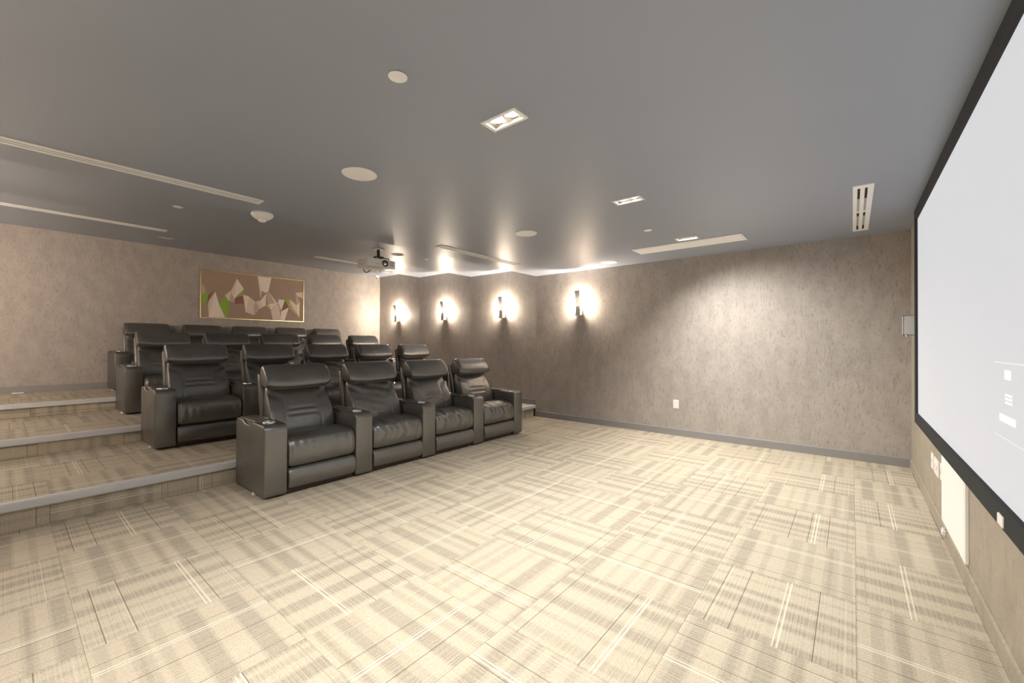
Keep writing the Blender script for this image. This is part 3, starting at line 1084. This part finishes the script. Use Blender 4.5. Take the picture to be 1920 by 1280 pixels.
lc = (0.0, 0.045, (PT + PB) / 2 + 0.006)
lens = obj('lens_ring', ringx([(0.045, -0.01), (0.045, 0.010), (0.036, 0.012), (0.033, 0.004)], lc, 32, M['dark'], 'lens_ring'), pj)
obj('lens_glass', ringx([(0.034, 0.003), (0.026, 0.010), (0.014, 0.0135), (0.001, 0.0145)], lc, 32, M['chrome'], 'lens_glass'), lens)
for k in range(4):
    for rr in range(2):
        m = MB(); yy = 0.128 + k * 0.017
        zc_ = PB + 0.040 + rr * 0.036
        m.box(0.0, 0.0016, yy, yy + 0.009, zc_, zc_ + 0.026)
        obj('vent_slot', m.mesh('vent_slot', M['grey_slot']), body)
for k in range(5):
    m = MB(); zz = PB + 0.028 + k * 0.013 + (0.012 if k > 2 else 0)
    m.box(PD + 0.07, -0.055, -PW - 0.0016, -PW, zz, zz + 0.005)
    obj('side_louvre', m.mesh('side_louvre', M['grey_slot']), body)
m = MB(); m.lathe([(0.005, 0), (0.004, 0.004)], 12); m.v = [(v[2], -0.075 + v[0], PB + 0.045 + v[1]) for v in m.v]
obj('indicator', m.mesh('indicator', M['dark']), body)
mt_ = obj('ceiling_mount', None, pj)
m = MB(); m.box(-0.235, -0.115, -0.01, 0.11, -0.012, -0.0005)
obj('mount_plate', m.mesh('mount_plate', M['white'], bevel=0.002), mt_)
m = MB(); m.lathe([(0.020, -0.012), (0.020, -0.115)], 20, (-0.175, 0.05, 0))
obj('mount_pole', m.mesh('mount_pole', M['cable_black'], smooth=True), mt_)
m = MB()
m.box(-0.225, -0.125, 0.00, 0.10, -0.128, -0.112)
for (a, b) in ((-0.27, -0.06), (-0.07, 0.15), (-0.27, 0.16), (-0.08, -0.07)):
    m.tube([(-0.175, 0.05, -0.125), (a, b, -0.140), (a, b, PT - 0.002)], 0.007)
obj('mount_spider', m.mesh('mount_spider', M['cable_black']), mt_)
m = MB()
path = [(-0.20 + 0.0 * k, -0.12 + 0.0 * k, -0.16) for k in range(1)]
for k in range(17):
    a = math.pi * k / 16
    path.append((PD - 0.02 - 0.05 * math.sin(a), -0.10 + 0.16 * k / 16, PB + 0.045 - 0.075 * math.sin(a)))
m.tube(path[1:], 0.006)
obj('signal_cable', m.mesh('signal_cable', M['cable_black'], smooth=True), pj)
m = MB(); path = []
for k in range(17):
    a = math.pi * k / 16
    path.append((PD + 0.02, 0.07 + 0.10 * k / 16, PB + 0.004 - 0.055 * math.sin(a)))
m.tube(path, 0.004)
obj('power_cable', m.mesh('power_cable', M['white_plastic'], smooth=True), pj)

# corner camera
cc = thing('dome_camera', 'small white dome camera in the ceiling corner above the back wall', 'camera', (-9.10, 5.85, ZC[3]))
m = MB(); m.lathe([(0.050, 0), (0.052, -0.02), (0.050, -0.045), (0.040, -0.052)], 32)
obj('camera_base', m.mesh('camera_base', M['white_plastic'], smooth=True, angle=50), cc)
m = MB(); m.lathe([(0.037, -0.050), (0.034, -0.068), (0.022, -0.082), (0.001, -0.088)], 32)
obj('camera_dome', m.mesh('camera_dome', M['grey_slot'], smooth=True), cc)
m = MB(); m.lathe([(0.012, 0), (0.012, 0.012)], 16); m.v = [(0.022 + v[2], -0.015 + v[0], -0.072 + v[1]) for v in m.v]
obj('camera_lens', m.mesh('camera_lens', M['dark'], smooth=True), cc)

# ------------------------------------------------------------------ picture on the back wall
ART = [
    ([(0.013, 0.708), (0.032, 0.673), (0.049, 0.551), (0.012, 0.458)], (206, 184, 168)),
    ([(0.012, 0.458), (0.049, 0.551), (0.066, 0.469), (0.025, 0.231), (0.012, 0.287)], (150, 190, 70)),
    ([(0.127, 0.554), (0.072, 0.35), (0.068, 0.23), (0.074, 0.025)], (236, 219, 204)),
    ([(0.127, 0.554), (0.074, 0.025), (0.215, 0.028), (0.16, 0.298), (0.142, 0.443)], (250, 238, 226)),
    ([(0.208, 0.482), (0.163, 0.292), (0.221, 0.025), (0.235, 0.025), (0.246, 0.38)], (150, 190, 70)),
    ([(0.316, 0.876), (0.267, 0.617), (0.211, 0.496), (0.249, 0.374), (0.267, 0.582)], (236, 219, 204)),
    ([(0.316, 0.876), (0.267, 0.589), (0.292, 0.401), (0.303, 0.472), (0.375, 0.646), (0.377, 0.681)], (250, 238, 226)),
    ([(0.316, 0.876), (0.267, 0.589), (0.297, 0.513)], (236, 219, 204)),
    ([(0.267, 0.576), (0.252, 0.381), (0.295, 0.358), (0.291, 0.456)], (206, 184, 168)),
    ([(0.375, 0.646), (0.378, 0.549), (0.303, 0.47)], (150, 190, 70)),
    ([(0.3, 0.455), (0.373, 0.527), (0.386, 0.348), (0.298, 0.334)], (150, 105, 92)),
    ([(0.062, 0.296), (0.066, 0.469), (0.116, 0.585), (0.072, 0.364)], (150, 105, 92)),
    ([(0.373, 0.541), (0.427, 0.513), (0.416, 0.353), (0.4, 0.168)], (250, 238, 226)),
    ([(0.427, 0.513), (0.492, 0.4), (0.472, 0.291), (0.483, 0.11), (0.4, 0.168), (0.416, 0.353)], (236, 219, 204)),
    ([(0.492, 0.4), (0.531, 0.249), (0.483, 0.11), (0.47, 0.29)], (206, 184, 168)),
    ([(0.495, 0.408), (0.544, 0.452), (0.594, 0.605), (0.594, 0.345), (0.531, 0.249)], (250, 238, 226)),
    ([(0.495, 0.408), (0.544, 0.452), (0.559, 0.296), (0.531, 0.249)], (236, 219, 204)),
    ([(0.511, 0.975), (0.648, 0.975), (0.619, 0.661), (0.587, 0.625), (0.552, 0.662)], (250, 238, 226)),
    ([(0.511, 0.975), (0.552, 0.662), (0.544, 0.481), (0.537, 0.558)], (236, 219, 204)),
    ([(0.593, 0.612), (0.619, 0.661), (0.693, 0.409), (0.612, 0.387)], (206, 184, 168)),
    ([(0.619, 0.661), (0.707, 0.414), (0.691, 0.397)], (250, 238, 226)),
    ([(0.596, 0.338), (0.625, 0.386), (0.642, 0.255)], (205, 205, 140)),
    ([(0.625, 0.386), (0.706, 0.411), (0.645, 0.241)], (250, 238, 226)),
    ([(0.706, 0.406), (0.646, 0.229), (0.664, 0.025), (0.75, 0.025), (0.73, 0.359)], (236, 219, 204)),
    ([(0.728, 0.506), (0.79, 0.495), (0.751, 0.236), (0.729, 0.388), (0.711, 0.4)], (250, 238, 226)),
    ([(0.792, 0.487), (0.828, 0.336), (0.754, 0.236)], (150, 105, 92)),
    ([(0.788, 0.502), (0.839, 0.529), (0.835, 0.337)], (150, 190, 70)),
    ([(0.751, 0.225), (0.831, 0.329), (0.79, 0.025), (0.746, 0.025)], (250, 238, 226)),
    ([(0.839, 0.526), (0.876, 0.333), (0.834, 0.372)], (206, 184, 168)),
    ([(0.839, 0.526), (0.919, 0.395), (0.943, 0.14), (0.876, 0.328)], (236, 219, 204)),
    ([(0.835, 0.337), (0.876, 0.325), (0.947, 0.099)], (205, 205, 140)),
    ([(0.919, 0.395), (0.952, 0.469), (0.949, 0.099), (0.937, 0.177)], (250, 238, 226)),
    ([(0.907, 0.689), (0.988, 0.718), (0.988, 0.566), (0.929, 0.614)], (236, 219, 204)),
    ([(0.907, 0.682), (0.929, 0.61), (0.952, 0.469), (0.919, 0.4)], (206, 184, 168)),
]
PY0, PY1, PZ0, PZ1 = 2.296, 4.165, 1.725, 2.632
pf = thing('framed_picture', 'wide gold-framed picture of pale and green folded-paper peaks on the back wall', 'picture', (XB, (PY0 + PY1) / 2, PZ0))
hw, ph = (PY1 - PY0) / 2, PZ1 - PZ0
fwid = 0.016
for (a, b, c, d) in ((-hw, hw, 0, fwid), (-hw, hw, ph - fwid, ph), (-hw, -hw + fwid, fwid, ph - fwid), (hw - fwid, hw, fwid, ph - fwid)):
    m = MB(); m.box(0.001, 0.035, a, b, c, d)
    obj('frame_bar', m.mesh('frame_bar', M['gold'], bevel=0.003), pf)
cols = []
for _, c in ART:
    if c not in cols: cols.append(c)
pm = [plain('print_ground', srgb(172, 150, 132), 0.6, 0, 0.3, 0.08, 4)]
pm += [plain('print_colour_%d' % i, srgb(*[v for v in c]), 0.6, 0, 0.3, 0.06, 9) for i, c in enumerate(cols)]
m = MB(); m.box(0.001, 0.022, -hw + fwid, hw - fwid, fwid, ph - fwid)
cv = obj('canvas', m.mesh('canvas', pm[0]), pf)
for i, (pts, c) in enumerate(ART):
    m = MB()
    m.prism([(-hw + u * 2 * hw, v * ph) for u, v in pts], 'x', 0.0215, 0.0222 + 0.00012 * i, 0)
    obj('printed_facet', m.mesh('printed_facet', pm[1 + cols.index(c)]), cv)
